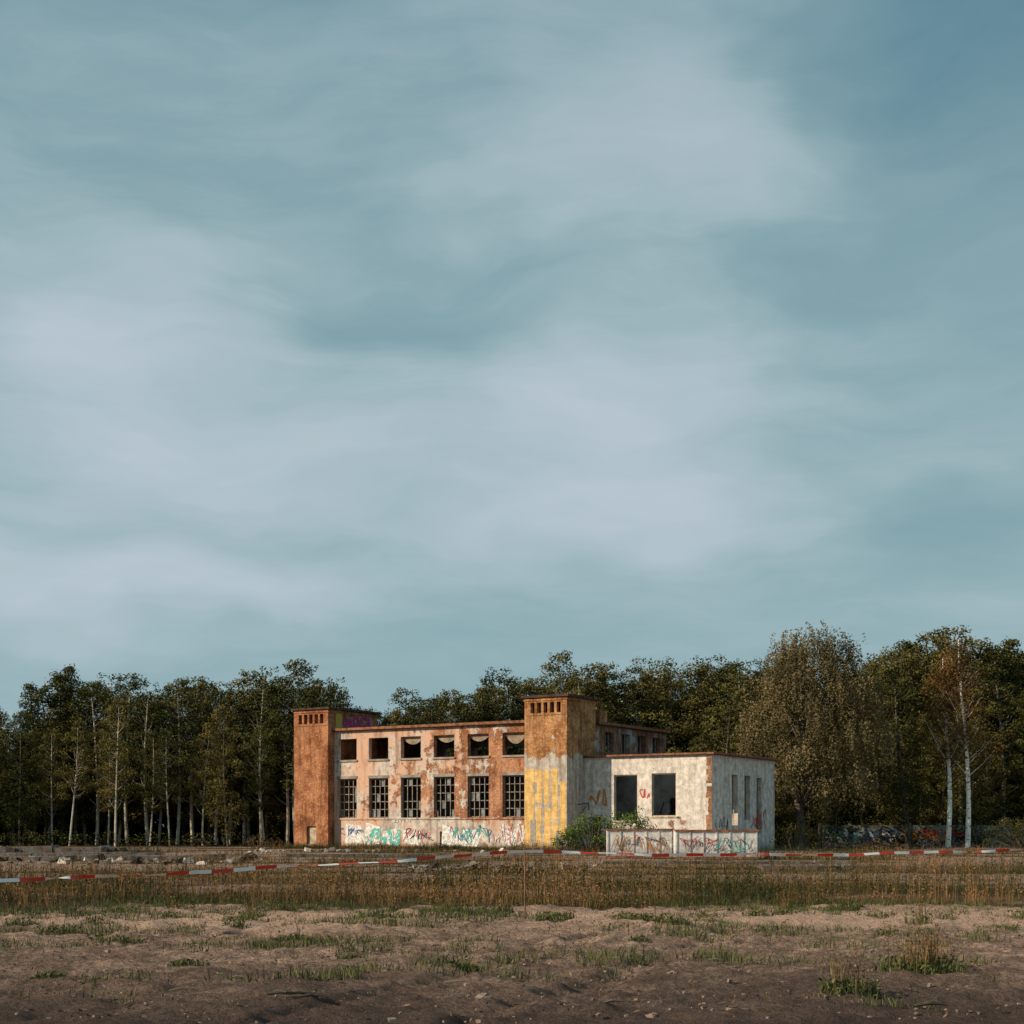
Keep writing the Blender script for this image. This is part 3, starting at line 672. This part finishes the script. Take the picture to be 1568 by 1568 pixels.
# ---------------------------------------------------------------- stones, sticks, rubble
R=np.random.default_rng(9)
mb=MB()
for i in range(1500):
    y=R.uniform(12,30); x=R.uniform(-1,1)*(y*.37+1); s=R.uniform(.006,.026)*(2 if R.random()<.03 else 1)
    mb.box((x,y,float(gh(x,y))+s*.4+.01),(s*1.5,s*1.1,s*.8),0,rot=R.uniform(0,3),jit=.4,tilt=R.uniform(-.4,.4))
for x,y,s in [(-.25,13.6,.08),(1.9,12.6,.06),(1.75,15.9,.05),(1.2,12.3,.05),(-1.9,16.7,.05),(.45,13.3,.04)]:
    for k in range(3): mb.box((x+R.normal(0,.03),y,.03),(s*1.3,s,s*.6),0,rot=R.uniform(0,3),jit=.4,tilt=R.uniform(-.3,.3))
mb.obj('loose_stones',[simple('stone',(.25,.19,.15),.5,9)])
mb=MB()
for x,y,n in [(-1.95,13.6,5),(1.85,12.9,1),(-3.1,14.1,1),(.9,12.6,1),(3.7,13,2),(-2.9,15,1),(-.6,14.8,1),(2.4,17,1)]:
    for k in range(n):
        a=R.uniform(-.5,.5); L=R.uniform(.12,.35); p=np.array((x+R.normal(0,.08),y+R.normal(0,.06),.045+R.uniform(0,.04)+float(gh(x,y))))
        d=np.array((math.cos(a),math.sin(a),R.uniform(-.1,.15)))*L/2; mb.tube([p-d,p+(0,0,.015),p+d],[.012,.014,.006],5)
mb.obj('broken_sticks',[m_bark])
def rubble(name,x0,x1,y0,y1,n,smin,smax,mats,seed,h=.3):
    global R
    R=np.random.default_rng(seed); mb=MB()
    for i in range(n):
        x=R.uniform(x0,x1);y=R.uniform(y0,y1);s=R.uniform(smin,smax)*(.5+R.random()); mt=int(R.integers(0,len(mats)))
        mb.box((x,y,float(gh(x,y))+.03+R.uniform(0,h)*R.random()),(s*R.uniform(.8,2),s,s*R.uniform(.3,.9)),mt,rot=R.uniform(0,3),jit=.45,tilt=R.uniform(-.6,.6))
    mb.obj(name,mats)
m_white=simple('broken_plaster',(.66,.62,.57),.3,3)
rubble('rubble_pile',-27,-12,64,73,90,.08,.32,[m_white,m_dark,m_conc,m_dark],301,.2)
rubble('rubble_pile',-36,-20,80,90,50,.1,.5,[m_dark,m_conc,m_dark],302,.3)
rubble('rubble_pile',-3.8,3.4,52,58,90,.06,.28,[m_conc,m_dark,m_conc],303,.15)
rubble('rubble_pile',-18,2,96,103,60,.1,.3,[m_conc,m_fac,m_white],304,.1)
R=np.random.default_rng(12)
m_fnd=simple('old_foundation',(.17,.15,.14),.5,1.5)
for (x,y,l,hh,rz) in [(-31,86,12,.55,.04),(-24.5,80,9,.32,-.05),(-19,75,8,.28,.05),(-27,72,9,.25,0),(-8,82,9,.2,.03),(14,57,9,.2,.03),(23,60,8,.2,-.04),(9,66,10,.16,.02)]:
    mb=MB()
    xx=-l/2
    while xx<l/2:
        d=R.uniform(.8,2.6); mb.box((xx+d/2,0,hh/2-.03),(d*.97,1.6,hh*R.uniform(.7,1.1)),0,jit=.06,tilt=R.uniform(-.03,.03)); xx+=d
    o=mb.obj('concrete_foundation_slab',[m_fnd]); o.location=(x,y,0); o.rotation_euler=(0,0,rz)
e=empty('concrete_fence_wall',(26.5,127,0),0); mb=MB()
for i in range(8):
    x=i*2.6; mb.b2((x,0,0),(x+.2,.2,2.05)); mb.b2((x+.203,.05,0),(x+2.597,.15,1.85))
mb.obj('panels',[simple('fence_concrete',(.22,.2,.17),.5,1)],e); mb=MB()
for c,x0,wv in [('teal',.3,3.5),('blue',4,3),('orange',7,4.5),('white',.5,6),('red',9,4)]: graffiti(mb,(x0,.045,.5),UX,(0,-1,0),wv,1.1,c,5,.2)
mb.obj('graffiti',GM,e)
e=empty('barrier_tape_post',(.22,25.7,0)); mb=MB(); mb.tube([(0,0,-.1),(.01,0,.6),(0,0,1.22)],[.014,.014,.014],8); mb.tube([(0,0,1.2),(-.02,-.02,1.26),(.03,0,1.24)],[.009,.009,.005],6)
mb.obj('steel_rod',[m_rust],e)
def tape(name,A,Bp,sag,seed):
    global R
    R=np.random.default_rng(seed); mb=MB(); A=np.array(A,float);Bp=np.array(Bp,float); L=np.linalg.norm(Bp-A); n=int(L/.03)
    f=np.linspace(0,1,n+1); C=A+(Bp-A)*f[:,None]; C[:,2]-=sag*4*f*(1-f); C[:,2]+=.012*np.sin(f*L*1.7)+.006*np.sin(f*L*4.3)
    ph=R.uniform(0,6); tw=.8*np.sin(f*L*.9+ph)+.5*np.sin(f*L*2.3+1)
    tw+=np.pi*(1/(1+np.exp(-(f-.37)*L*4)))+np.pi*(1/(1+np.exp(-(f-.72)*L*5)))
    d=(Bp-A)/L; sd_=np.cross(d,(0,0,1)); W=.028
    up=np.cos(tw)[:,None]*np.array((0,0,1))+np.sin(tw)[:,None]*sd_
    a=C-up*W;b=C+up*W
    Q=np.stack([a[:-1],a[1:],b[1:],b[:-1]],1); mb.quads(Q,((f[:-1]*L/.36).astype(int)%2))
    mb.obj(name,[simple('tape_white',(.80,.78,.75),.1,8,.5,.4),simple('tape_red',(.60,.04,.02),.15,8,.5,.4)])
tape('barrier_tape',(.22,25.67,1.19),(-9.2,19.5,.80),.05,5)
tape('barrier_tape',(.22,25.69,1.19),(12.5,31,1.24),.12,6)

cam=bpy.data.cameras.new('camera'); cam.sensor_width=36; cam.lens=36*2250/1568; cam.shift_y=.3087; cam.clip_end=6000
co=bpy.data.objects.new('camera',cam); scene.collection.objects.link(co); co.location=(0,0,1.6); co.rotation_euler=(math.radians(90),0,0); scene.camera=co
